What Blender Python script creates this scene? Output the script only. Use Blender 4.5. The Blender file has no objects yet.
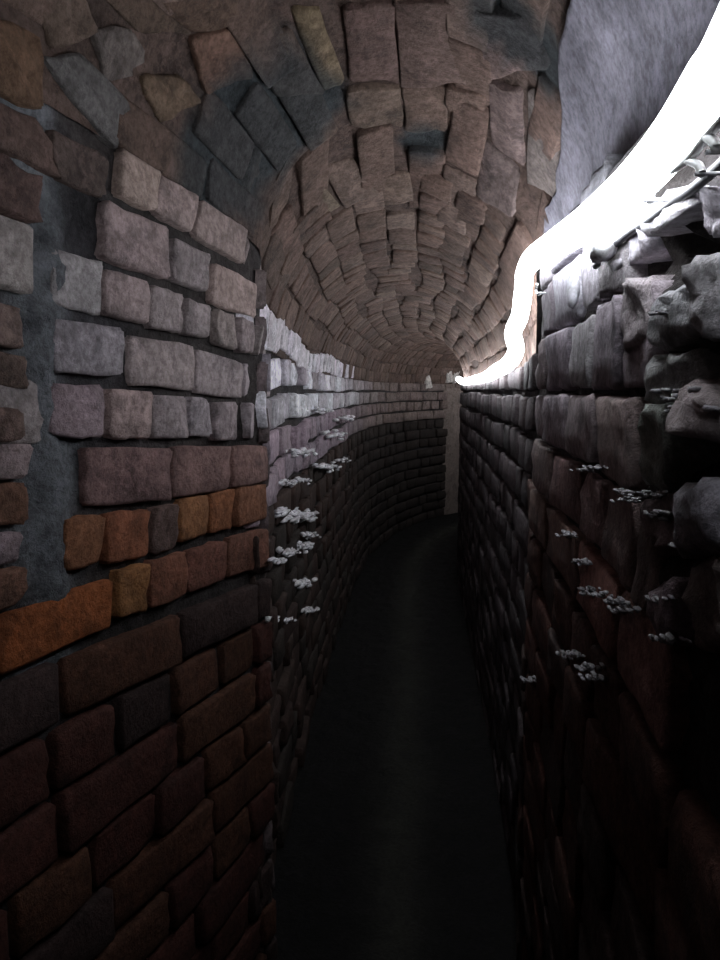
import bpy, math, random
from mathutils import Vector, Matrix, noise

random.seed(7)
# ------------------------------------------------------------------ camera, world, exposure
U = 1.45                       # metres per survey unit (one course of brick = 0.075 units)
EYE = 1.51                     # eye height above the tunnel floor
F = 740.0                      # focal length in pixels of the 720x960 frame
PITCH = math.atan(89 / F)
YAW = math.atan(90 / F)
sc = bpy.context.scene
cam_d = bpy.data.cameras.new('camera')
cam_d.sensor_fit = 'VERTICAL'
cam_d.sensor_height = 24.0
cam_d.lens = 24.0 * F / 960.0
cam_d.clip_start = 0.02
cam = bpy.data.objects.new('camera', cam_d)
sc.collection.objects.link(cam)
cam.location = (0, 0, EYE)
cam.rotation_euler = (math.pi / 2 - PITCH, 0, YAW)
sc.camera = cam
w = bpy.data.worlds.new('world')
sc.world = w
w.use_nodes = True
w.node_tree.nodes['Background'].inputs[0].default_value = (0.5, 0.5, 0.6, 1)
w.node_tree.nodes['Background'].inputs[1].default_value = 0.0008
sc.view_settings.view_transform = 'Standard'
sc.view_settings.look = 'None'
sc.view_settings.gamma = 1.0
sc.view_settings.exposure = 0.0
sc.view_settings.use_curve_mapping = False
LAMP = 22.0                     # radiance of the glowing tube
sc.cycles.max_bounces = 8
sc.cycles.diffuse_bounces = 5

# ------------------------------------------------------------------ helpers
ROT = Matrix.Rotation(YAW, 3, 'Z') @ Matrix.Rotation(math.pi / 2 - PITCH, 3, 'X')
IROT = ROT.transposed()


def ray(px, py):
    return (ROT @ Vector(((px - 360) / F, (480 - py) / F, -1))).normalized()


def project(p):                # survey-unit point -> pixel
    q = IROT @ Vector(p)
    if q.z > -0.05:
        return None
    return (360 + F * q.x / -q.z, 480 - F * q.y / -q.z, -q.z)


def W(p):                      # survey units -> metres
    return Vector((p[0] * U, p[1] * U, p[2] * U + EYE))


def lerp(a, b, t):
    return a + (b - a) * t


def sstep(a, b, x):
    t = max(0.0, min(1.0, (x - a) / (b - a)))
    return t * t * (3 - 2 * t)


def table(tab, x):
    if x <= tab[0][0]:
        return tab[0][1]
    for (x0, y0), (x1, y1) in zip(tab, tab[1:]):
        if x <= x1:
            return lerp(y0, y1, (x - x0) / (x1 - x0))
    return tab[-1][1]


def link(o, parent=None):
    sc.collection.objects.link(o)
    if parent:
        o.parent = parent
    return o


# ------------------------------------------------------------------ the tunnel's own shape
FLOOR = -EYE / U
PATH = [(0, -2.0), (0, -1), (0, 0), (0, 1.0), (0, 1.7), (-.02, 2.5), (-.055, 3.4), (-.08, 4.1), (-.06, 4.7), (.06, 5.4),
        (.32, 6.0), (.75, 6.5), (1.3, 6.9), (2.0, 7.2), (2.8, 7.4)]


def catmull(pts, n=12):
    out = []
    for i in range(1, len(pts) - 2):
        p0, p1, p2, p3 = [Vector(p) for p in pts[i - 1:i + 3]]
        for k in range(n):
            t = k / n
            out.append(0.5 * ((2 * p1) + (p2 - p0) * t + (2 * p0 - 5 * p1 + 4 * p2 - p3) * t * t + (3 * p1 - p0 - 3 * p2 + p3) * t ** 3))
    out.append(Vector(pts[-2]))
    return out


CL = catmull(PATH)
CS = [0.0]
for a_, b_ in zip(CL, CL[1:]):
    CS.append(CS[-1] + (b_ - a_).length)
CS = [c - 1.0 for c in CS]     # station 0 = the camera, equal to Y on the straight
S_END = CS[-1]


def frame(s):
    if s <= CS[0]:
        return Vector((0, s)), Vector((1, 0))
    lo = 0
    while lo < len(CS) - 2 and CS[lo + 1] < s:
        lo += 1
    t = (s - CS[lo]) / (CS[lo + 1] - CS[lo])
    p = CL[lo].lerp(CL[lo + 1], t)
    a = CL[max(lo - 1, 0)]
    b = CL[min(lo + 2, len(CL) - 1)]
    d0 = (CL[lo + 1] - a).normalized()
    d1 = (b - CL[lo]).normalized()
    d = d0.lerp(d1, t).normalized()
    return p, Vector((d.y, -d.x))


XL = [(-1, -.50), (.3, -.503), (1.235, -.308), (1.262, -.355), (1.7, -.392), (2.2, -.42), (3, -.43), (9, -.43)]
XR = [(-1, .145), (1.30, .142), (1.345, .152), (2.5, .145), (9, .14)]
ZL = [(-1, .27), (.75, .29), (1.0, .275), (1.22, .23), (1.40, .09), (2.2, .06), (9, .055)]
ZR = [(-1, .185), (.4, .188), (1.0, .205), (1.30, .215), (1.36, .07), (1.6, .05), (2.5, .045), (9, .04)]
ZC = [(-1, .54), (.9, .53), (1.15, .47), (1.5, .38), (2.0, .345), (9, .33)]
LED = [(-1, .045), (1.25, .04), (1.45, .02), (9, .015)]


def pt(s, x, z):
    c, r = frame(s)
    return Vector((c.x + r.x * x, c.y + r.y * x, z))


def vault_xz(s, th):
    xl, zl = table(XL, s), table(ZL, s)
    xr, zr = table(XR, s) + table(LED, s), table(ZR, s)
    k = (1 - math.cos(th)) / 2
    base = lerp(zl, zr, k)
    rise = table(ZC, s) - (zl + zr) / 2
    return lerp(xl, xr, k), base + rise * math.sin(th)


def vault(s, th):
    x, z = vault_xz(s, th)
    return pt(s, x, z)


def left(s, z):
    return pt(s, table(XL, s), z)


def right(s, z):
    return pt(s, table(XR, s), z)


def s_normal(fn, s, t, e=1e-3):
    a = fn(s + e, t) - fn(s - e, t)
    b = fn(s, t + e) - fn(s, t - e)
    n = a.cross(b).normalized()
    p = fn(s, t)
    c = pt(s, -.14, -.1)
    return n if n.dot(c - p) > 0 else -n


def hit_x(px, py, fn_tab):      # pixel -> point on a straight wall (offset table along Y)
    d = ray(px, py)
    t = 0.2
    prev = None
    while t < 4:
        p = d * t
        v = p.x - table(fn_tab, p.y)
        if prev is not None and (v > 0) != (prev[1] > 0):
            a, b = prev[0], t
            for _ in range(30):
                m = (a + b) / 2
                q = d * m
                if ((q.x - table(fn_tab, q.y)) > 0) == (prev[1] > 0):
                    a = m
                else:
                    b = m
            return d * a
        prev = (t, v)
        t += 0.02
    return d * 1.0


def vfun(p):                    # > 0 while below the near vault
    s = p.y
    xl, zl = table(XL, s), table(ZL, s)
    xr, zr = table(XR, s) + table(LED, s), table(ZR, s)
    k = (p.x - xl) / (xr - xl)
    if k < 0 or k > 1:
        return -1.0
    th = math.acos(1 - 2 * k)
    x, z = vault_xz(s, th)
    return z - p.z


def hit_vault(px, py):
    d = ray(px, py)
    t = 0.15
    while t < 3:
        if vfun(d * t) < 0:
            a, b = t - 0.01, t
            for _ in range(13):
                m = (a + b) / 2
                if vfun(d * m) < 0:
                    b = m
                else:
                    a = m
            return d * a
        t += 0.01
    return d * 1.0


# ------------------------------------------------------------------ materials
def new_mat(name):
    m = bpy.data.materials.new(name)
    m.use_nodes = True
    nt = m.node_tree
    return m, nt, nt.nodes['Principled BSDF'], nt.nodes, nt.links


def masonry_mat(name, rough, bump, pale, pale_amt, dark_amt, spec=0.2):
    m, nt, bs, N, L = new_mat(name)
    geo = N.new('ShaderNodeNewGeometry')
    at = N.new('ShaderNodeVertexColor')
    at.layer_name = 'Col'

    def nz(scale, detail, rg=0.6, dist=0.0):
        n = N.new('ShaderNodeTexNoise')
        n.inputs['Scale'].default_value = scale
        n.inputs['Detail'].default_value = detail
        n.inputs['Roughness'].default_value = rg
        n.inputs['Distortion'].default_value = dist
        L.new(geo.outputs['Position'], n.inputs['Vector'])
        return n.outputs['Fac']

    def ramp(src, a, b, va=0.0, vb=1.0):
        r = N.new('ShaderNodeMapRange')
        r.inputs['From Min'].default_value = a
        r.inputs['From Max'].default_value = b
        r.inputs['To Min'].default_value = va
        r.inputs['To Max'].default_value = vb
        L.new(src, r.inputs['Value'])
        return r.outputs['Result']

    def mix(fac, a, b, blend='MIX'):
        x = N.new('ShaderNodeMix')
        x.data_type = 'RGBA'
        x.blend_type = blend
        L.new(fac, x.inputs['Factor'])
        for v, i in ((a, 6), (b, 7)):
            if isinstance(v, tuple):
                x.inputs[i].default_value = v
            else:
                L.new(v, x.inputs[i])
        return x.outputs[2]
    blot = nz(11, 5, .7, .15)
    fine = nz(70, 5, .7)
    salt = nz(24, 8, .8, .15)
    def times(k):
        x = N.new('ShaderNodeMix')
        x.data_type = 'RGBA'
        x.blend_type = 'MULTIPLY'
        x.inputs['Factor'].default_value = 1.0
        L.new(at.outputs['Color'], x.inputs[6])
        x.inputs[7].default_value = (*k, 1)
        return x.outputs[2]
    c = mix(ramp(blot, .48, .66, 0, dark_amt), at.outputs['Color'], times((.10, .11, .13)))
    c = mix(ramp(fine, .42, .6, 0, .45), c, times((.20, .17, .17)))
    up = N.new('ShaderNodeMix')
    up.data_type = 'RGBA'
    up.blend_type = 'MULTIPLY'
    up.inputs['Factor'].default_value = 1.0
    L.new(at.outputs['Color'], up.inputs[6])
    up.inputs[7].default_value = tuple(1.0 + 1.6 * x for x in pale[:3]) + (1,)
    c = mix(ramp(salt, .50, .62, 0, pale_amt), c, up.outputs[2])
    L.new(c, bs.inputs['Base Color'])
    L.new(ramp(fine, .3, .7, rough - .2, rough), bs.inputs['Roughness'])
    bs.inputs['Specular IOR Level'].default_value = spec
    b1 = N.new('ShaderNodeBump')
    b1.inputs['Strength'].default_value = bump
    b1.inputs['Distance'].default_value = 0.012
    L.new(nz(45, 8, .7), b1.inputs['Height'])
    b2 = N.new('ShaderNodeBump')
    b2.inputs['Strength'].default_value = bump * .7
    b2.inputs['Distance'].default_value = 0.005
    L.new(nz(190, 4, .7), b2.inputs['Height'])
    L.new(b1.outputs['Normal'], b2.inputs['Normal'])
    L.new(b2.outputs['Normal'], bs.inputs['Normal'])
    return m


M_BRICK = masonry_mat('old_brick', .9, .8, (.50, .47, .50, 1), .45, .55)
M_MORTAR = masonry_mat('decayed_mortar', .95, 1.0, (.30, .28, .31, 1), .6, .7)
M_PLASTER = masonry_mat('grey_render', .85, .5, (.20, .19, .23, 1), .5, .5)
M_LIME = masonry_mat('lime', .7, .5, (.8, .8, .84, 1), .3, .15, .5)
M_FLOOR = masonry_mat('tunnel_silt', .8, 1.0, (.14, .15, .12, 1), .6, .6)


def plain(name, col, rough=.6, emit=None, strength=0):
    m, nt, bs, N, L = new_mat(name)
    n = N.new('ShaderNodeTexNoise')
    n.inputs['Scale'].default_value = 40
    r = N.new('ShaderNodeMapRange')
    r.inputs['To Min'].default_value = rough - .1
    r.inputs['To Max'].default_value = rough + .1
    L.new(n.outputs['Fac'], r.inputs['Value'])
    L.new(r.outputs['Result'], bs.inputs['Roughness'])
    bs.inputs['Base Color'].default_value = (*col, 1)
    if emit:
        bs.inputs['Emission Color'].default_value = (*emit, 1)
        bs.inputs['Emission Strength'].default_value = strength
    return m


M_GLOW = plain('glowing_sleeve', (.8, .8, .8), .4, (.90, .95, 1.0), LAMP)
_nt = M_GLOW.node_tree          # sleeve's lower left side dimmed so that the lower walls stay dark
_g = _nt.nodes.new('ShaderNodeNewGeometry')
_d = _nt.nodes.new('ShaderNodeVectorMath')
_d.operation = 'DOT_PRODUCT'
_d.inputs[1].default_value = (-.53, 0, -.85)
_nt.links.new(_g.outputs['Normal'], _d.inputs[0])
_r = _nt.nodes.new('ShaderNodeMapRange')
_r.inputs['From Min'].default_value = .72
_r.inputs['From Max'].default_value = .93
_r.inputs['To Min'].default_value = LAMP
_r.inputs['To Max'].default_value = LAMP * .06
_nt.links.new(_d.outputs['Value'], _r.inputs['Value'])
_nt.links.new(_r.outputs['Result'], _nt.nodes['Principled BSDF'].inputs['Emission Strength'])
M_CABLE = plain('black_cable', (.03, .03, .035), .5)
M_WHITE = plain('white_plastic', (.75, .75, .75), .45)
M_CLIP = plain('grey_clip', (.35, .35, .37), .5)


# ------------------------------------------------------------------ mesh accumulation
class Acc:
    def __init__(self):
        self.v, self.f, self.c = [], [], []

    def add(self, vs, fs, col):
        o = len(self.v)
        self.v += vs
        self.f += [tuple(i + o for i in f) for f in fs]
        self.c += col if isinstance(col, list) else [col] * len(vs)

    def build(self, name, m, parent=None, smooth=True):
        me = bpy.data.meshes.new(name)
        me.from_pydata(self.v, [], self.f)
        me.materials.append(m)
        ca = me.color_attributes.new('Col', 'FLOAT_COLOR', 'POINT')
        flat = []
        for c in self.c:
            flat += [c[0], c[1], c[2], 1.0]
        ca.data.foreach_set('color', flat)
        if smooth:
            me.polygons.foreach_set('use_smooth', [True] * len(me.polygons))
        me.update()
        return link(bpy.data.objects.new(name, me), parent)


def nz3(p, k):
    return noise.noise_vector(Vector(p) * k)


def brick_mesh(cs, nin, col, proud, res, jit=.004, rough=.0035, back=.03, stained=False):
    """four corners in metres on the wall face (a-b along, d-c above), nin points into the tunnel"""
    a, b, c, d = cs
    wl = ((b - a).length + (c - d).length) / 2
    hl = ((d - a).length + (c - b).length) / 2
    r = min(.006, wl * .2, hl * .2)
    nu, nv = res
    us = [0, r / wl] + [r / wl + (1 - 2 * r / wl) * i / nu for i in range(1, nu)] + [1 - r / wl, 1]
    vs_ = [0, r / hl] + [r / hl + (1 - 2 * r / hl) * i / nv for i in range(1, nv)] + [1 - r / hl, 1]
    nu1, nv1 = len(us), len(vs_)
    verts, faces = [], []
    seed = Vector((random.random() * 50, random.random() * 50, random.random() * 50))
    ctr = (a + b + c + d) / 4
    tilt = Vector((random.uniform(-1, 1), random.uniform(-1, 1), random.uniform(-1, 1))) * .05
    for j, v in enumerate(vs_):
        for i, u in enumerate(us):
            p = a.lerp(b, u).lerp(d.lerp(c, u), v)
            ei = i in (0, nu1 - 1)
            ej = j in (0, nv1 - 1)
            h = proud
            if ei or ej:
                h = proud * .6
                if ei and ej:
                    h = proud * .4
                    p = p.lerp(ctr, min(.12, .006 / (p - ctr).length))
            q = nz3(p + seed, 28)
            q2 = nz3(p + seed, 75)
            p = p + (q * jit + q2 * jit * .6) * (1.0 if (ei or ej) else .6)
            h += q2.x * rough + q.y * rough * 1.3 + (p - ctr).dot(tilt)
            verts.append(p + nin * h)
    for j in range(nv1 - 1):
        for i in range(nu1 - 1):
            k = j * nu1 + i
            faces.append((k, k + 1, k + 1 + nu1, k + nu1))
    ring = [i for i in range(nu1)] + [j * nu1 + nu1 - 1 for j in range(1, nv1)] + \
           [(nv1 - 1) * nu1 + i for i in range(nu1 - 2, -1, -1)] + [j * nu1 for j in range(nv1 - 2, 0, -1)]
    o = len(verts)
    for k in ring:
        verts.append(verts[k] - nin * (back + proud))
    m = len(ring)
    for k in range(m):
        faces.append((ring[k], o + k, o + (k + 1) % m, ring[(k + 1) % m]))
    # face winding outwards
    n = (verts[1] - verts[0]).cross(verts[nu1] - verts[0])
    if n.dot(nin) < 0:
        faces = [tuple(reversed(f)) for f in faces]
    cc = []
    for i_, p in enumerate(verts):
        g = 1 + .18 * noise.noise(p * 18 + seed)
        cg = (col[0] * g, col[1] * g, col[2] * g)
        if stained:
            k_ = stain(Vector((p.x / U, p.y / U, (p.z - EYE) / U)), p) * .85
            cg = tuple(lerp(cg[i], (.03, .038, .042)[i], k_) for i in range(3))
        cc.append(cg)
    return verts, faces, cc


class Masonry:                  # collects the bricks of one wall, keeps the 300 largest in view as parts
    def __init__(self):
        self.items = []

    def add(self, cs, nin, col, proud=.009, res=None, pinned=False, **kw):
        """cs in survey units"""
        pr = [project(c) for c in cs]
        area, show = 0.0, False
        if all(pr):
            x = [p[0] for p in pr]
            y = [p[1] for p in pr]
            area = abs(sum(x[i] * y[(i + 1) % 4] - x[(i + 1) % 4] * y[i] for i in range(4))) / 2
            cx, cy = sum(x) / 4, sum(y) / 4
            show = -25 < cx < 745 and -25 < cy < 985
            sz = max(max(x) - min(x), max(y) - min(y))
        else:
            sz = 0
        if res is None:
            res = (4, 3) if (show and sz > 45) else ((2, 2) if (show and sz > 14) else (1, 1))
        v, f, c = brick_mesh([W(p) for p in cs], nin, col, proud, res, **kw)
        self.items.append(((area + (1e6 if pinned else 0)) if show else -1, v, f, c))

    def build(self, parent, name='brick', stuff_name='brickwork'):
        self.items.sort(key=lambda t: -t[0])
        one = [t for t in self.items[:300] if t[0] > 0]
        rest = self.items[len(one):]
        for t in one:
            a = Acc()
            a.add(t[1], t[2], t[3])
            a.build(name, M_BRICK, parent)
        if rest:
            a = Acc()
            for t in rest:
                a.add(t[1], t[2], t[3])
            o = a.build(stuff_name, M_BRICK, parent)
            o['kind'] = 'stuff'


# ------------------------------------------------------------------ colours that belong to the bricks themselves
def tint(c, k=.12):
    g = 1 + random.uniform(-k, k)
    return tuple(max(.01, x * g * (1 + random.uniform(-.02, .02))) for x in c)


PALE = (.44, .38, .365)
GREYB = (.40, .385, .42)
BROWN = (.140, .092, .074)
ORANGE = (.46, .17, .075)
RED = (.34, .13, .095)
DARKM = (.05, .042, .040)


# ------------------------------------------------------------------ mortar beds (the walls themselves)
CAVES = []                      # (centre in survey units, radius, depth)


def bed(name, fn, s0, s1, t0f, t1f, ds, nt, amp, col_fn, m, back=.012):
    n = int((s1 - s0) / ds)
    ss = [s0 + (s1 - s0) * i / n for i in range(n + 1)]
    verts, cols, faces = [], [], []
    for s in ss:
        t0, t1 = t0f(s), t1f(s)
        for j in range(nt + 1):
            t = lerp(t0, t1, j / nt)
            p = fn(s, t)
            nn = s_normal(fn, s, t)
            q = W(p)
            a = amp(s, t) if callable(amp) else amp
            h = -back + a * (noise.noise(q * 16) * .8 + noise.noise(q * 42) * .6 + noise.noise(q * 95) * .35)
            for cc, r, dp in CAVES:
                e = (p - cc).length + .015 * noise.noise(q * 20)
                if e < r:
                    h -= dp * (1 - (e / r) ** 2)
            verts.append(q + nn * h)
            cols.append(col_fn(s, t, q))
    for i in range(n):
        for j in range(nt):
            k = i * (nt + 1) + j
            faces.append((k, k + 1, k + nt + 2, k + nt + 1))
    a = Acc()
    a.add(verts, faces, cols)
    o = a.build(name, m)
    o['kind'] = 'structure'
    return o


SCAR0, SCAR1 = hit_x(18, 500, XL).y, hit_x(80, 500, XL).y


def mort(s, t, q):
    g = .9 + .5 * noise.noise(q * 7)
    b = max(0, noise.noise(q * 3 + Vector((9, 0, 0))))
    z = (q.z - EYE) / U
    c = (DARKM[0] * g, DARKM[1] * g * (1 + .15 * b), DARKM[2] * g * (1 + .4 * b))
    if q.x < 0 and q.y < 1.7:   # the scar of a lost cross wall, packed with blue-grey mortar
        e = .03 * noise.noise(q * 8)
        k = sstep(SCAR0 - .02 + e, SCAR0 + .02 + e, s) * (1 - sstep(SCAR1 - .03 + e, SCAR1 + .01 + e, s)) * sstep(-.36, -.28, z)
        c = tuple(lerp(c[i], (.19, .20, .215)[i] * g, k) for i in range(3))
    return c


CAVES += [(hit_x(46 + (y * 7) % 13, y, XL), .03, -.012) for y in range(250, 630, 24)]
CAVES += [(hit_x(668, 258, XR), .030, .07), (hit_x(690, 240, XR), .022, .06), (hit_x(645, 275, XR), .02, .05),
          (hit_x(715, 370, XR), .022, .06), (hit_x(658, 355, XR), .018, .04), (hit_x(560, 395, XR), .03, .02),
          (hit_x(690, 450, XR), .02, .05), (hit_x(655, 440, XR), .016, .03), (hit_x(625, 545, XR), .03, .04),
          (hit_x(12, 395, XL), .03, .05), (hit_x(25, 230, XL), .03, .04)]

wall_left = bed('wall_left', left, -.9, 1.24, lambda s: FLOOR - .02, lambda s: table(ZL, s) + .01, .012, 120, .007, mort, M_MORTAR)
wall_left_far = bed('wall_left_beyond', left, 1.24, S_END - .1, lambda s: FLOOR - .02, lambda s: table(ZL, s) + .01, .03, 70, .006, mort, M_MORTAR)
wall_left_far.parent = wall_left
wall_left_far.name = 'mortar_bed'


def amp_r(s, t):
    near = 1 - sstep(.50, .75, s)
    return .006 + .016 * near * sstep(-.35, -.05, t)


wall_right = bed('wall_right', right, -.5, 1.345, lambda s: FLOOR - .02, lambda s: table(ZR, s) + .0, .009, 150, amp_r, mort, M_MORTAR)
far_r = bed('mortar_bed', right, 1.345, S_END - .1, lambda s: FLOOR - .02, lambda s: table(ZR, s) + .0, .03, 70, .006, mort, M_MORTAR)
far_r.parent = wall_right


def ledge_fn(s, t):
    return pt(s, table(XR, s) + t * (table(LED, s) + .012) - .004, table(ZR, s) - .004 + .002 * t)


def bed_ledge():
    verts, cols, faces = [], [], []
    n = 260
    for i in range(n + 1):
        s = lerp(-.5, S_END - .1, (i / n) ** 1.6)
        for j in range(7):
            q = W(ledge_fn(s, j / 6))
            q.z += .004 * noise.noise(q * 40) + .003 * noise.noise(q * 90)
            verts.append(q)
            cols.append(mort(s, 0, q))
    for i in range(n):
        for j in range(6):
            k = i * 7 + j
            faces.append((k, k + 7, k + 8, k + 1))
    a = Acc()
    a.add(verts, faces, cols)
    return a.build('ledge', M_MORTAR, wall_right)


bed_ledge()

STAINS = [(hit_vault(255, 135), .13), (hit_vault(215, 165), .09), (hit_vault(300, 110), .08), (hit_vault(500, 30), .05), (hit_vault(505, 5), .05),
          (hit_vault(425, 140), .045), (hit_vault(545, 60), .06)]


def stain(p, q):
    d = 0
    for c, r in STAINS:
        e = (p - c).length / r + .35 * noise.noise(q * 14)
        d = max(d, 1 - sstep(.75, 1.2, e))
    return d


def mort_v(s, th, q):
    g = 1.0 + .5 * noise.noise(q * 7)
    c = (.105 * g, .071 * g, .059 * g)
    k = stain(vault(s, th), q) * .9
    return tuple(lerp(c[i], (.035, .045, .05)[i], k) for i in range(3))


ceiling = bed('ceiling', vault, -.9, S_END - .1, lambda s: 0.0, lambda s: math.pi, .022, 110, .006, mort_v, M_MORTAR, back=.005)


def floor_fn(s, t):
    return pt(s, lerp(table(XL, s) - .02, table(XR, s) + .02, t), FLOOR - .02 * math.sin(t * math.pi))


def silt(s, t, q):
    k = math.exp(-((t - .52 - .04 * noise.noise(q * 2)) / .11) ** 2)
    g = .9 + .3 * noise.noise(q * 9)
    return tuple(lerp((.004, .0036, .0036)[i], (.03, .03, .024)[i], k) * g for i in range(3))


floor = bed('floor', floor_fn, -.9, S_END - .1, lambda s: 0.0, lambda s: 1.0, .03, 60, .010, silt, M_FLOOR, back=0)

# ------------------------------------------------------------------ brickwork of the left wall
ML = Masonry()
NEAR_L = s_normal(left, .9, 0)


def quadL(pts, col, proud=.014, **kw):
    """pts: pixel outline TL, TR, BR, BL of a brick seen on the near left wall"""
    tl, tr, br, bl = [hit_x(x, y, XL) for x, y in pts]
    ML.add([bl, br, tr, tl], NEAR_L, col, proud, pinned=True, **kw)


LT = [  # pixel outlines, colour
    ([(120, 148), (161, 172), (152, 212), (117, 196)], (.46, .38, .34)),
    ([(160, 174), (197, 195), (190, 232), (154, 214)], (.42, .35, .34)),
    ([(199, 200), (246, 228), (243, 264), (194, 236)], (.36, .31, .29)),
    ([(248, 232), (274, 250), (270, 278), (246, 266)], (.26, .23, .22)),
    ([(104, 200), (165, 228), (164, 279), (101, 258)], (.40, .34, .33)),
    ([(172, 238), (209, 256), (206, 292), (169, 280)], (.34, .31, .31)),
    ([(213, 262), (257, 284), (254, 318), (211, 303)], (.42, .36, .33)),
    ([(51, 249), (78, 252), (101, 275), (100, 314), (49, 304)][0:1] + [(100, 262), (101, 314), (49, 305)], (.40, .40, .41)),
    ([(104, 268), (146, 282), (145, 324), (103, 314)], (.42, .36, .35)),
    ([(149, 284), (181, 295), (180, 333), (148, 327)], (.38, .35, .35)),
    ([(184, 297), (208, 306), (206, 339), (183, 334)], (.33, .31, .31)),
    ([(216, 309), (235, 316), (234, 350), (214, 345)], (.38, .34, .33)),
    ([(238, 317), (253, 323), (252, 354), (237, 351)], (.36, .33, .32)),
    ([(255, 325), (268, 331), (267, 358), (254, 355)], (.38, .36, .36)),
    ([(50, 318), (121, 328), (121, 375), (50, 373)], (.43, .42, .46)),
    ([(131, 335), (191, 346), (190, 390), (130, 384)], (.42, .38, .38)),
    ([(194, 350), (242, 363), (241, 398), (195, 393)], (.48, .45, .46)),
    ([(246, 363), (267, 366), (266, 397), (246, 395)], (.56, .54, .57)),
    ([(48, 383), (101, 387), (101, 438), (47, 437)], (.38, .33, .35)),
    ([(107, 388), (148, 392), (147, 439), (107, 438)], (.45, .38, .36)),
    ([(153, 394), (185, 397), (184, 437), (152, 438)], (.40, .37, .38)),
    ([(187, 397), (209, 400), (208, 437), (186, 437)], (.42, .40, .42)),
    ([(213, 401), (236, 403), (235, 439), (213, 440)], (.44, .41, .42)),
    ([(246, 402), (267, 404), (266, 437), (246, 438)], (.52, .50, .53)),
    ([(84, 448), (168, 448), (168, 500), (83, 507)], (.36, .25, .235)),
    ([(172, 447), (226, 446), (225, 489), (172, 498)], (.37, .25, .23)),
    ([(229, 446), (266, 445), (265, 481), (229, 488)], (.40, .26, .23)),
    ([(60, 520), (100, 514), (100, 562), (60, 572)], (.40, .19, .10)),
    ([(104, 514), (148, 509), (147, 556), (104, 564)], (.42, .17, .09)),
    ([(152, 508), (175, 504), (175, 548), (152, 555)], (.25, .18, .16)),
    ([(179, 500), (206, 494), (206, 534), (179, 541)], (.46, .23, .10)),
    ([(209, 493), (232, 489), (232, 528), (209, 534)], (.44, .19, .09)),
    ([(235, 488), (265, 484), (265, 519), (235, 527)], (.40, .20, .11)),
    ([(-6, 622), (110, 578), (110, 627), (-6, 676)], (.50, .17, .055)),
    ([(115, 572), (145, 563), (145, 610), (115, 620)], (.46, .23, .09)),
    ([(148, 562), (184, 552), (184, 596), (148, 608)], (.36, .16, .10)),
    ([(187, 551), (224, 540), (224, 580), (187, 594)], (.30, .14, .10)),
    ([(227, 539), (265, 528), (265, 566), (227, 578)], (.32, .16, .11)),
    # rubble left of the scar
    ([(-12, 300), (20, 310), (22, 350), (-12, 345)], (.20, .16, .14)),
    ([(-12, 350), (24, 356), (26, 388), (-12, 386)], (.24, .18, .15)),
    ([(-12, 408), (18, 408), (20, 440), (-12, 442)], (.28, .21, .18)),
    ([(-12, 447), (28, 444), (26, 478), (-12, 480)], (.33, .28, .29)),
    ([(-12, 484), (24, 482), (26, 524), (-12, 528)], (.26, .15, .10)),
    ([(-12, 536), (18, 532), (16, 562), (-12, 568)], (.30, .26, .27)),
    ([(-12, 574), (22, 566), (22, 600), (-12, 614)], (.30, .17, .12)),
]
for pts, col in LT:
    fq = .62 if col[0] > 1.5 * col[2] else .88   # bare red bricks / limed pale ones
    quadL(pts, tint((col[0] * fq * 1.03, col[1] * fq * .93, col[2] * fq * .92), .04), proud=.008 + random.uniform(-.003, .004))


def courses(M, fn, s0, s1, base, slope, k0, k1, zmax, palette, lengths, gap=.010, skip=None, cstep=.075, proud=.007, wob=.0, joint=None, vary=.0045):
    for k in range(k0, k1 + 1):
        s = s0 - random.uniform(0, .1)
        while s < s1:
            ln = random.choice(lengths[k % len(lengths)]) * random.uniform(.93, 1.07)
            a, b = s, min(s + ln, s1)
            s = b + (joint or gap) * random.uniform(.6, 1.6)
            if b - a < .03:
                continue
            zz = []
            for x in (a, b):
                zc = base + k * cstep + slope * (x - 1.0) + wob * noise.noise(Vector((x * 3, k * .7, 0)))
                zz.append((zc + gap * .45, zc + cstep - gap * .45))
            m = (a + b) / 2
            zt = fn_top(fn, m)
            if zz[0][0] > zt - .02:
                continue
            t0, t1 = min(zz[0][1], zt), min(zz[1][1], zt)
            cs = [fn(a, zz[0][0]), fn(b, zz[1][0]), fn(b, t1), fn(a, t0)]
            c = (cs[0] + cs[1] + cs[2] + cs[3]) / 4
            if skip and skip(c):
                continue
            M.add(cs, s_normal(fn, m, (zz[0][0] + t0) / 2), tint(palette(m, (zz[0][0] + t0) / 2)), proud + random.uniform(-vary, vary))


def fn_top(fn, s):
    return table(ZL, s) if fn is left else table(ZR, s)


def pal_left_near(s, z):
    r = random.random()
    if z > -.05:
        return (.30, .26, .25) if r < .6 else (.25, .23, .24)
    return (.068, .024, .018) if r < .55 else ((.085, .036, .021) if r < .85 else (.045, .027, .024))  # lower courses are red brick, with the low shade darkened into the colour


def skip_near(c):
    q = project(c)
    if q is None:
        return False
    if c.z > -.305 + -.065 * (c.y - 1):
        return q[0] > -30
    return 28 < q[0] < 75 and q[1] < 640


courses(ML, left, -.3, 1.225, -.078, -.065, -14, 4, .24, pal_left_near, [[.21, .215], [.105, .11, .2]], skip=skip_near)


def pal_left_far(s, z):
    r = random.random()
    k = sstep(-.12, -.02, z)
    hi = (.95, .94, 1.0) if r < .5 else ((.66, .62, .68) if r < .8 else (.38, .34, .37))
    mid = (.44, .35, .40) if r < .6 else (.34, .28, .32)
    lo = (.055, .034, .028) if r < .6 else (.042, .032, .027)  # bottom courses carry the shade of the lower wall in their colour
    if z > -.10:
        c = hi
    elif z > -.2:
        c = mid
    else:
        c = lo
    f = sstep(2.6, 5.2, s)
    return tuple(lerp(c[i], (.22, .17, .155)[i] if z > -.2 else (.035, .027, .024)[i], f) for i in range(3))


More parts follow.
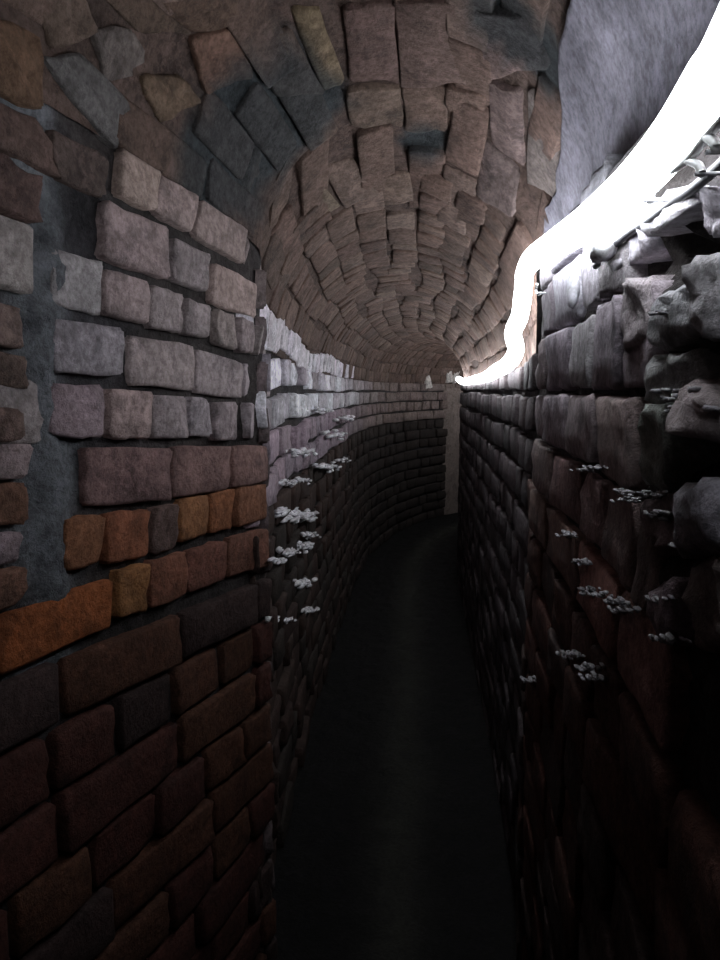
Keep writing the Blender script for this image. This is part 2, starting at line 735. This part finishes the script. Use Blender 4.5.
courses(ML, left, 1.26, 2.25, -.078, .0, -13, 2, .1, pal_left_far, [[.10, .11, .14], [.2, .11]], gap=.014, proud=.014, wob=.025, joint=.024, vary=.012)


def hit_left_far(px, py):       # pixel -> point on the curving far left wall
    best = None
    for i_ in range(0, 900):
        st = 3.0 + i_ * .005
        p0 = left(st, 0)
        q0 = project(p0)
        if q0 is None:
            continue
        e = abs(q0[0] - px)
        if best is None or e < best[0]:
            best = (e, st, p0)
        if e < 1.0 and best[0] < 1.0 and e > best[0]:
            break
    _, st, p0 = best
    d = ray(px, py)
    return st, left(st, d.z * math.hypot(p0.x, p0.y) / math.hypot(d.x, d.y))


for quad in ([(425, 377), (428, 375), (431, 387), (425, 389)], [(444, 370), (449, 367), (451, 383), (445, 382)], [(452, 366), (457, 371), (456, 383), (452, 384)]):
    hs = [hit_left_far(x, y) for x, y in quad]
    p = [h[1] for h in hs]
    ML.add([p[3], p[2], p[1], p[0]], s_normal(left, hs[0][0], 0), (.75, .70, .66), .03, pinned=True, res=(3, 3), jit=.02)
# pale slab added outside the bend; its colour stands for lamplight on the wall
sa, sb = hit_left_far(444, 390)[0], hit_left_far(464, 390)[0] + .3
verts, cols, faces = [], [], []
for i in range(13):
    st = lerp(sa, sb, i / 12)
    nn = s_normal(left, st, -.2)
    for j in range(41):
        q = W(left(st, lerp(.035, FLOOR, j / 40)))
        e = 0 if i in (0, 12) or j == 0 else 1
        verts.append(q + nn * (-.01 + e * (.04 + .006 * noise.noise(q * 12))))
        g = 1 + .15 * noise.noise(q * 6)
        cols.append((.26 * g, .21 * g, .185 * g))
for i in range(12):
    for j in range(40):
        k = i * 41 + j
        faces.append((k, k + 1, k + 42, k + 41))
LIT_BAND = Acc()
LIT_BAND.add(verts, faces, cols)
LIT_BAND.build('lit_wall_band', M_PLASTER, wall_left)['label'] = 'pale band standing for the lit wall at the bend'
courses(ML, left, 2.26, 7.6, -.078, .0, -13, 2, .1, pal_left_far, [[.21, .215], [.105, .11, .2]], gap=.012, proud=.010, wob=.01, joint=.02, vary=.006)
# the quoin bricks that turn the corner where the wall steps back
cl = Acc()
for k in range(-13, 5):
    z0 = -.078 + k * .075 - .065 * .235
    if z0 > .2:
        break
    d = random.uniform(.03, .05)
    a = pt(1.226, -.309, z0 + .005)
    cs = [a, pt(1.226 + .03, -.309 - d * 1.6, z0 + .005), pt(1.226 + .03, -.309 - d * 1.6, z0 + .068), pt(1.226, -.309, z0 + .068)]
    ML.add(cs, Vector((.6, .8, 0)), tint((.13, .10, .10)), .004, res=(1, 2))
ML.build(wall_left)

# ------------------------------------------------------------------ brickwork of the right wall
MR = Masonry()
NEAR_R = s_normal(right, .9, 0)


def right_at(px, z):            # station on the right wall face seen at column px and height z
    d = ray(px, 391)
    t = .142 / d.x
    return right(d.y * t, z)


def rowR(z0, z1, joints, cols):
    for (x0, x1), c in zip(joints, cols):
        j = [random.uniform(-.004, .004) for _ in range(4)]
        cs = [right_at(x1, z0 + j[0]), right_at(x0, z0 + j[1]), right_at(x0, z1 + j[2]), right_at(x1, z1 + j[3])]
        MR.add(cs, NEAR_R, tint(c, .05), .008 + random.uniform(-.004, .005), pinned=True, jit=.006, rough=.005)


PG = (.33, .29, .32)
rowR(.084, .152, [(540, 553), (555, 577), (580, 600), (603, 627)], [(.2, .18, .2), (.40, .38, .42), (.30, .28, .31), (.26, .24, .25)])
rowR(.158, .215, [(538, 552), (554, 574), (577, 601)], [(.2, .18, .2), (.24, .23, .26), (.26, .25, .28)])
rowR(.004, .076, [(540, 550), (552, 571), (573, 595), (598, 624), (627, 654)], [(.34, .28, .29), PG, (.34, .32, .33), (.32, .27, .31), (.34, .29, .32)])
rowR(-.073, -.005, [(537, 549), (551, 571), (573, 602), (607, 641)], [(.28, .23, .24), PG, (.32, .27, .28), (.34, .26, .25)])
rowR(-.150, -.082, [(537, 558), (560, 584), (588, 611), (615, 645), (648, 668)], [(.22, .16, .15), (.26, .17, .16), (.32, .22, .22), (.24, .17, .16), (.2, .15, .14)])
rowR(-.228, -.160, [(537, 552), (554, 585), (588, 632), (636, 690)], [(.2, .13, .11), (.22, .14, .12), (.3, .14, .11), (.3, .17, .15)])


# rough stones bedded at the near end of the right wall, outlines by pixel
def quadR(pts, col, proud, **kw):
    tl, tr, br, bl = [hit_x(x, y, XR) for x, y in pts]
    MR.add([bl, br, tr, tl], NEAR_R, col, proud, pinned=True, jit=.012, rough=.010, res=(5, 5), back=.05, **kw)


for pts, c, pr in [
    ([(610, 240), (650, 205), (655, 245), (614, 280)], (.46, .44, .48), .006),
    ([(652, 200), (700, 182), (705, 215), (655, 238)], (.50, .48, .52), .008),
    ([(702, 190), (728, 182), (728, 235), (704, 228)], (.40, .38, .42), .004),
    ([(660, 300), (712, 272), (716, 330), (662, 350)], (.30, .30, .31), .014),
    ([(630, 285), (657, 280), (657, 345), (630, 345)], (.32, .28, .29), .010),
    ([(716, 262), (745, 250), (745, 350), (718, 335)], (.34, .33, .34), .020),
    ([(660, 362), (705, 350), (706, 400), (662, 405)], (.28, .28, .28), .010),
    ([(662, 412), (686, 405), (684, 490), (656, 480)], (.28, .29, .27), .016),
    ([(695, 385), (740, 388), (740, 442), (698, 436)], (.36, .30, .30), .028),
    ([(650, 500), (688, 495), (690, 545), (655, 560)], (.26, .2, .2), .010),
    ([(696, 492), (742, 482), (742, 545), (698, 548)], (.36, .34, .38), .022),
    ([(664, 590), (692, 575), (695, 640), (668, 648)], (.28, .22, .24), .016),
    ([(700, 560), (742, 560), (742, 660), (702, 650)], (.2, .16, .15), .010),
]:
    quadR(pts, tint(c, .05), pr)


def pal_right(s, z):
    r = random.random()
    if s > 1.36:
        return (.075, .060, .063) if r < .6 else (.055, .045, .047)  # bricks past the corner darkened in colour for the shade there
    if z > -.1:
        return (.29, .25, .27) if r < .6 else (.20, .17, .18)
    return (.09, .040, .030) if r < .6 else (.06, .040, .036)  # low red courses, colour taken down for the shade near the floor


def skip_r(c):
    q = project(c)
    return q is not None and q[0] > 534 and c.z > -.235 and q[0] < 745


courses(MR, right, .0, 1.33, -.004, 0, -14, 2, .2, pal_right, [[.105, .11, .13], [.2, .11, .13]], skip=skip_r, gap=.012, cstep=.0765, wob=.008)
courses(MR, right, 1.36, 7.6, -.004, 0, -14, 0, .1, pal_right, [[.105, .2], [.105, .11, .13]], gap=.014, cstep=.0765, wob=.01, proud=.012)
MR.build(wall_right)

# pale crusts of lime and mortar left on ledges
def crust(name, spots, fn_hit, tab, parent, nin, col=(.85, .84, .88)):
    a = Acc()
    for px, py, r in spots:
        for _ in range(20):
            x, y = px + random.gauss(0, r * 1.3), py + random.gauss(0, r * .35)
            p = W(fn_hit(x, y, tab))
            rad = r * random.uniform(.3, .65) / F * (fn_hit(px, py, tab).length * U) * 1.2
            n, m = 6, 4
            vs = [p + nin * .024 + Vector((0, 0, rad))]
            q0 = p + nin * random.uniform(.008, .022)
            vs = []
            for i in range(m + 1):
                for j in range(n):
                    th, ph = math.pi * i / m, 2 * math.pi * j / n
                    d = Vector((math.sin(th) * math.cos(ph), 2.4 * math.sin(th) * math.sin(ph), .5 * math.cos(th)))
                    d *= rad * (1 + .9 * noise.noise((q0 + d * .02) * 60 + Vector((_, px, py))))
                    vs.append(q0 + d)
            fs = [(i * n + j, i * n + (j + 1) % n, (i + 1) * n + (j + 1) % n, (i + 1) * n + j) for i in range(m) for j in range(n)]
            a.add(vs, fs, tint(col, .2))
    o = a.build(name, M_LIME, parent)
    o['kind'] = 'stuff'
    return o


crust('mortar_crumbs', [(280, 512, 6), (292, 517, 7), (304, 516, 5), (282, 483, 4), (300, 452, 6), (296, 480, 4), (300, 545, 5), (285, 553, 5), (305, 535, 4),
                       (332, 434, 5), (322, 466, 4), (328, 468, 4), (272, 560, 4), (300, 583, 5), (318, 410, 4), (345, 418, 4), (340, 460, 3), (305, 610, 4), (280, 620, 4)],
      hit_x, XL, wall_left, Vector((1, 0, 0)))
crust('mortar_crumbs', [(600, 590, 4), (615, 595, 4), (628, 601, 5), (638, 610, 5), (598, 470, 4), (610, 468, 4), (640, 492, 4), (645, 500, 4), (665, 495, 5), (678, 515, 5),
                       (678, 600, 5), (686, 640, 5), (583, 655, 4), (600, 668, 4), (606, 678, 4), (535, 680, 3), (700, 395, 9), (712, 410, 8), (680, 312, 4), (706, 545, 6), (590, 562, 4), (578, 535, 4)],
      hit_x, XR, wall_right, Vector((-1, 0, 0)), (.27, .26, .28))

# ------------------------------------------------------------------ brickwork of the vault
MV = Masonry()


def quadV(pts, col, proud=.014, **kw):
    mx, my = sum(x for x, y in pts) / 4, sum(y for x, y in pts) / 4
    tl, tr, br, bl = [hit_vault(mx + (x - mx) * 1.08, my + (y - my) * 1.08) for x, y in pts]
    nn = (tr - tl).cross(bl - tl).normalized()
    c = (tl + tr + br + bl) / 4
    if nn.dot(-c) < 0:
        nn = -nn
    MV.add([bl, br, tr, tl], nn, col, proud, pinned=True, jit=.007, rough=.005, stained=True, **kw)


VT = [
    ([(92, 30), (132, 30), (142, 62), (108, 80)], (.33, .31, .30)),
    ([(45, 62), (84, 56), (138, 112), (112, 148)], (.31, .32, .33)),
    ([(140, 78), (176, 76), (200, 100), (160, 122)], (.36, .28, .20)),
    ([(190, 40), (238, 30), (252, 78), (206, 92)], (.38, .25, .19)),
    ([(255, 40), (290, 32), (320, 88), (275, 92)], (.40, .28, .23)),
    ([(292, 12), (318, 10), (342, 76), (324, 88)], (.40, .32, .22)),
    ([(33, -10), (78, -10), (92, 30), (52, 48)], (.32, .25, .21)),
    ([(90, -12), (138, -12), (184, 30), (140, 30)], (.24, .18, .15)),
    ([(150, -14), (232, -14), (236, 22), (190, 32)], (.28, .20, .16)),
    ([(-14, 14), (38, 34), (40, 108), (-14, 84)], (.34, .22, .15)),
    ([(-14, 98), (46, 128), (60, 176), (-14, 140)], (.26, .19, .17)),
    ([(52, 130), (104, 160), (100, 196), (58, 178)], (.26, .21, .19)),
    ([(-14, 150), (40, 182), (40, 222), (-14, 200)], (.25, .17, .16)),
    ([(346, 8), (392, 6), (398, 80), (350, 78)], (.30, .22, .20)),
    ([(398, 4), (470, 2), (462, 80), (404, 82)], (.31, .225, .21)),
    ([(348, 88), (398, 88), (402, 126), (352, 124)], (.31, .24, .20)),
    ([(404, 88), (444, 88), (446, 126), (408, 128)], (.30, .22, .19)),
    ([(448, 86), (486, 96), (484, 128), (450, 126)], (.32, .24, .21)),
    ([(324, 172), (352, 160), (376, 192), (344, 204)], (.34, .27, .23)),
    ([(302, 196), (322, 184), (340, 206), (318, 218)], (.36, .30, .24)),
    ([(380, 178), (408, 174), (414, 200), (384, 204)], (.36, .28, .24)),
    ([(474, 8), (530, 20), (548, 66), (486, 80)], (.34, .26, .25)),
    ([(488, 84), (520, 92), (522, 162), (494, 140)], (.38, .31, .31)),
    ([(484, 142), (518, 172), (512, 212), (478, 192)], (.34, .29, .29)),
    ([(530, 92), (556, 140), (560, 200), (528, 180)], (.42, .38, .38)),
]
TR_POLY = []
for pts, col in VT:
    quadV(pts, tint((col[0] * .46, col[1] * .41, col[2] * .38), .05), .004)
    TR_POLY.append(pts)


def in_poly(x, y, poly, grow=0):
    cx = sum(p[0] for p in poly) / len(poly)
    cy = sum(p[1] for p in poly) / len(poly)
    ins = False
    n = len(poly)
    pp = []
    for p in poly:
        dx, dy = p[0] - cx, p[1] - cy
        l = math.hypot(dx, dy)
        pp.append((p[0] + dx / l * grow, p[1] + dy / l * grow))
    j = n - 1
    for i in range(n):
        if (pp[i][1] > y) != (pp[j][1] > y) and x < (pp[j][0] - pp[i][0]) * (y - pp[i][1]) / (pp[j][1] - pp[i][1]) + pp[i][0]:
            ins = not ins
        j = i
    return ins


def plaster_th(s):              # where the smooth render starts on the right haunch
    return lerp(2.28, 2.75, sstep(.5, 1.35, s)) + .10 * noise.noise(Vector((s * 6, 3, 0))) + .05 * noise.noise(Vector((s * 19, 3, 0)))


def vault_brick(a, b, t0, t1):
    m, tm = (a + b) / 2, (t0 + t1) / 2
    t0, t1 = max(.0, t0), min(math.pi, t1)
    c = vault(m, tm)
    q = project(c)
    if m < 1.35 and tm > plaster_th(m) - .05:
        return
    if q and m < 1.6:
        if q[0] < 100 and 0 < q[1] < 240:
            return
        if any(in_poly(q[0], q[1], P, 1) for P in TR_POLY) or any(in_poly(q[0], q[1], P, 4) for P, _ in LT[:6]):
            return
    base = BROWN if random.random() < .6 else ((.11, .074, .060) if random.random() < .6 else (.165, .115, .095))
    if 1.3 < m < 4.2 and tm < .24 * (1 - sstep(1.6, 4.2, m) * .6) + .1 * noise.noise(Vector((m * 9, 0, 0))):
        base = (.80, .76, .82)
    col = base
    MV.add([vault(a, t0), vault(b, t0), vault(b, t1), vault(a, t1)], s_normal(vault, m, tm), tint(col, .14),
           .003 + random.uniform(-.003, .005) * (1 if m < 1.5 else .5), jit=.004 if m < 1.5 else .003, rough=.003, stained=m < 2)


NV = 12
for k in range(NV):             # near chamber: courses along the passage
    s = .2 - random.uniform(0, .2)
    arc = math.pi / NV
    while s < 1.5:
        ln = random.choice([.12, .2, .21, .15]) * random.uniform(.9, 1.1)
        a, b = s, s + ln
        s = b + .008 * random.uniform(.5, 1.6)
        w0 = .10 * noise.noise(Vector((a * 2, k, 0)))
        vault_brick(a, b, k * arc + .014 + w0, (k + 1) * arc - .014 + w0)
NV = 13
for k in range(NV):             # beyond: squarish blocks, courses wavering round the arch
    s = 1.5 - random.uniform(0, .1)
    arc = math.pi / NV
    while s < 7.6:
        a, b = s, s + random.choice([.07, .09, .105, .14]) * random.uniform(.9, 1.1)
        s = b + .007 * random.uniform(.5, 1.8)
        w0 = .12 * noise.noise(Vector((a * 2, k, 0)))
        vault_brick(a, b, k * arc + .008 + w0, (k + 1) * arc - .008 + w0)
MV.build(ceiling)

# smooth grey render over the right haunch of the vault, above the lamp
verts, cols, faces = [], [], []
NS, NT = 120, 40
for i in range(NS + 1):
    s = lerp(-.4, 1.36, i / NS)
    t0 = plaster_th(s)
    for j in range(NT + 1):
        th = lerp(t0, math.pi - .005, j / NT)
        p = W(vault(s, th))
        nn = s_normal(vault, s, min(th, math.pi - .02))
        edge = min(1, j / 2) * min(1, (NS - i) / 2)
        h = -.012 + edge * .030 + .004 * noise.noise(p * 9) + .0015 * noise.noise(p * 50)
        verts.append(p + nn * h)
        g = 1 + .35 * noise.noise(p * 5)
        cols.append((.20 * g, .19 * g, .225 * g))
for i in range(NS):
    for j in range(NT):
        k = i * (NT + 1) + j
        faces.append((k, k + 1, k + NT + 2, k + NT + 1))
a = Acc()
a.add(verts, faces, cols)
pl = a.build('plaster_patch', M_PLASTER, ceiling)
pl['label'] = 'smooth grey render patch on the vault above the glowing tube'


# ------------------------------------------------------------------ the lamp and its cabling
def tube(name, pts, rad, m, parent=None, seg=12, closed=True):
    a = Acc()
    n = len(pts)
    up = Vector((0, 0, 1))
    for i, p in enumerate(pts):
        d = (pts[min(i + 1, n - 1)] - pts[max(i - 1, 0)]).normalized()
        x = d.cross(up)
        if x.length < .1:
            x = d.cross(Vector((1, 0, 0)))
        x.normalize()
        y = x.cross(d)
        r = rad(i / (n - 1)) if callable(rad) else rad
        a.v += [p + (x * math.cos(2 * math.pi * k / seg) + y * math.sin(2 * math.pi * k / seg)) * r for k in range(seg)]
        a.c += [(.8, .8, .8)] * seg
    for i in range(n - 1):
        for k in range(seg):
            a.f.append((i * seg + k, i * seg + (k + 1) % seg, (i + 1) * seg + (k + 1) % seg, (i + 1) * seg + k))
    a.f.append(tuple(range(seg)))
    a.f.append(tuple((n - 1) * seg + k for k in reversed(range(seg))))
    return a.build(name, m, parent)


def spline(pts, n=10):
    pts = [Vector(p) for p in pts]
    pts = [pts[0] * 2 - pts[1]] + pts + [pts[-1] * 2 - pts[-2]]
    out = []
    for i in range(1, len(pts) - 2):
        p0, p1, p2, p3 = pts[i - 1:i + 3]
        for k in range(n):
            t = k / n
            out.append(0.5 * ((2 * p1) + (p2 - p0) * t + (2 * p0 - 5 * p1 + 4 * p2 - p3) * t * t + (3 * p1 - p0 - 3 * p2 + p3) * t ** 3))
    out.append(pts[-2])
    return out


def at_x(px, py, X):
    d = ray(px, py)
    return d * (X / d.x)


def at_y(px, py, Y):
    d = ray(px, py)
    return d * (Y / d.y)


near_px = [(745, 20), (712, 78), (678, 132), (645, 172), (612, 203), (580, 228), (552, 246), (534, 258)]
tub = [Vector((.118, .06, .205)), Vector((.118, .2, .203))]
tub += [at_x(x, y, .116) for x, y in near_px]
tub += [at_y(525, 272, 1.38), at_y(523, 292, 1.40), at_y(520, 315, 1.44), at_y(513, 333, 1.48), at_y(516, 350, 1.52), at_y(508, 364, 1.62),
        at_y(496, 371, 1.85), at_y(486, 377, 2.3), at_y(474, 380, 2.9), at_y(463, 382, 3.7)]
for s in (4.2, 4.7, 5.2, 5.8, 6.4, 7.0, 7.6):
    tub.append(pt(s, .125, .065))
tubw = [W(p) for p in spline(tub, 8)]
lamp = bpy.data.objects.new('tube_light', None)
link(lamp)
lamp.location = tubw[0]
tubw = [p - lamp.location for p in tubw]
lamp['label'] = 'glowing white flexible light tube running along the right wall and round the bend'
lamp['category'] = 'light'
tube('glowing_sleeve', tubw, lambda t: .0165 + .007 * sstep(.0, .35, t), M_GLOW, lamp, 12)

def solo(o, label, cat, group=None):
    o['label'] = label
    o['category'] = cat
    if group:
        o['group'] = group


cord = [at_x(x, y, .120) for x, y in [(672, 170), (683, 163), (692, 156), (702, 143), (712, 131), (724, 118), (745, 95)]]
solo(tube('white_cord', [W(p) for p in spline(cord)], .0035, M_WHITE, None, 8), 'thin white cord rising beside the tube light at upper right', 'cord')
cab = [at_x(x, y, .126) for x, y in [(585, 262), (594, 250), (605, 238), (617, 227), (635, 214), (655, 197), (675, 182), (700, 158), (722, 134), (750, 104)]]
solo(tube('black_cable', [W(p + Vector((.010, 0, -.004))) for p in spline(cab)], .0045, M_CABLE, None, 8), 'black cable sagging just under the glowing tube light', 'cable')


def clip(pts, X, rad, label):
    root = link(bpy.data.objects.new('cable_clip', None))
    root.location = W(at_x(*pts[0], X))
    ps = [W(p) - root.location for p in spline([at_x(x, y, X) for x, y in pts], 6)]
    tube('hook', ps, rad, M_WHITE, root, 8)
    e = ps[-1]
    tube('nail', [e + Vector((-rad * 1.6, 0, 0)), e + Vector((-rad * .9, 0, 0)), e + Vector((.03, 0, 0))], rad * .45, M_CLIP, root, 10)
    solo(root, label, 'clip')


clip([(676, 160), (684, 160), (692, 162), (699, 166), (702, 174)], .120, .0032, 'white hooked cable clip nailed below the white cord')
clip([(706, 136), (712, 140), (716, 146), (715, 152)], .120, .0038, 'white cable clip nearest the right edge of the photo')
clip([(646, 188), (648, 194), (651, 200)], .124, .0045, 'short white cable clip tab under the middle of the tube light')
clip([(537, 284), (536, 290), (538, 294), (541, 293)], .130, .0035, 'small white hook clip where the tube light turns down')


def lump(name, px, py, X, rx, ry, rz, roll, col, parent):
    ctr = W(at_x(px, py, X))
    vs, n, m = [], 14, 9
    for i in range(m + 1):
        for j in range(n):
            th, ph = math.pi * i / m, 2 * math.pi * j / n
            d = Vector((rx * math.sin(th) * math.cos(ph), ry * math.sin(th) * math.sin(ph), rz * math.cos(th)))
            d = Matrix.Rotation(roll, 3, 'X') @ d
            vs.append(ctr + d * (1 + .35 * noise.noise(d * 60 + ctr * 9)))
    fs = [(i * n + j, i * n + (j + 1) % n, (i + 1) * n + (j + 1) % n, (i + 1) * n + j) for i in range(m) for j in range(n)]
    a = Acc()
    a.add(vs, fs, col)
    return a.build(name, M_PLASTER, parent)


lump('lime_lump', 602, 250, .128, .014, .040, .016, .1, (.75, .75, .78), wall_right)['label'] = 'bright white lump of lime'
lump('lime_lump', 573, 292, .130, .010, .016, .030, 0, (.6, .6, .64), wall_right)

if __name__ == '__main__':
    print('bricks', len(ML.items), len(MR.items), len(MV.items))
    for p in tub[3:]:
        print([round(x, 3) for x in p])
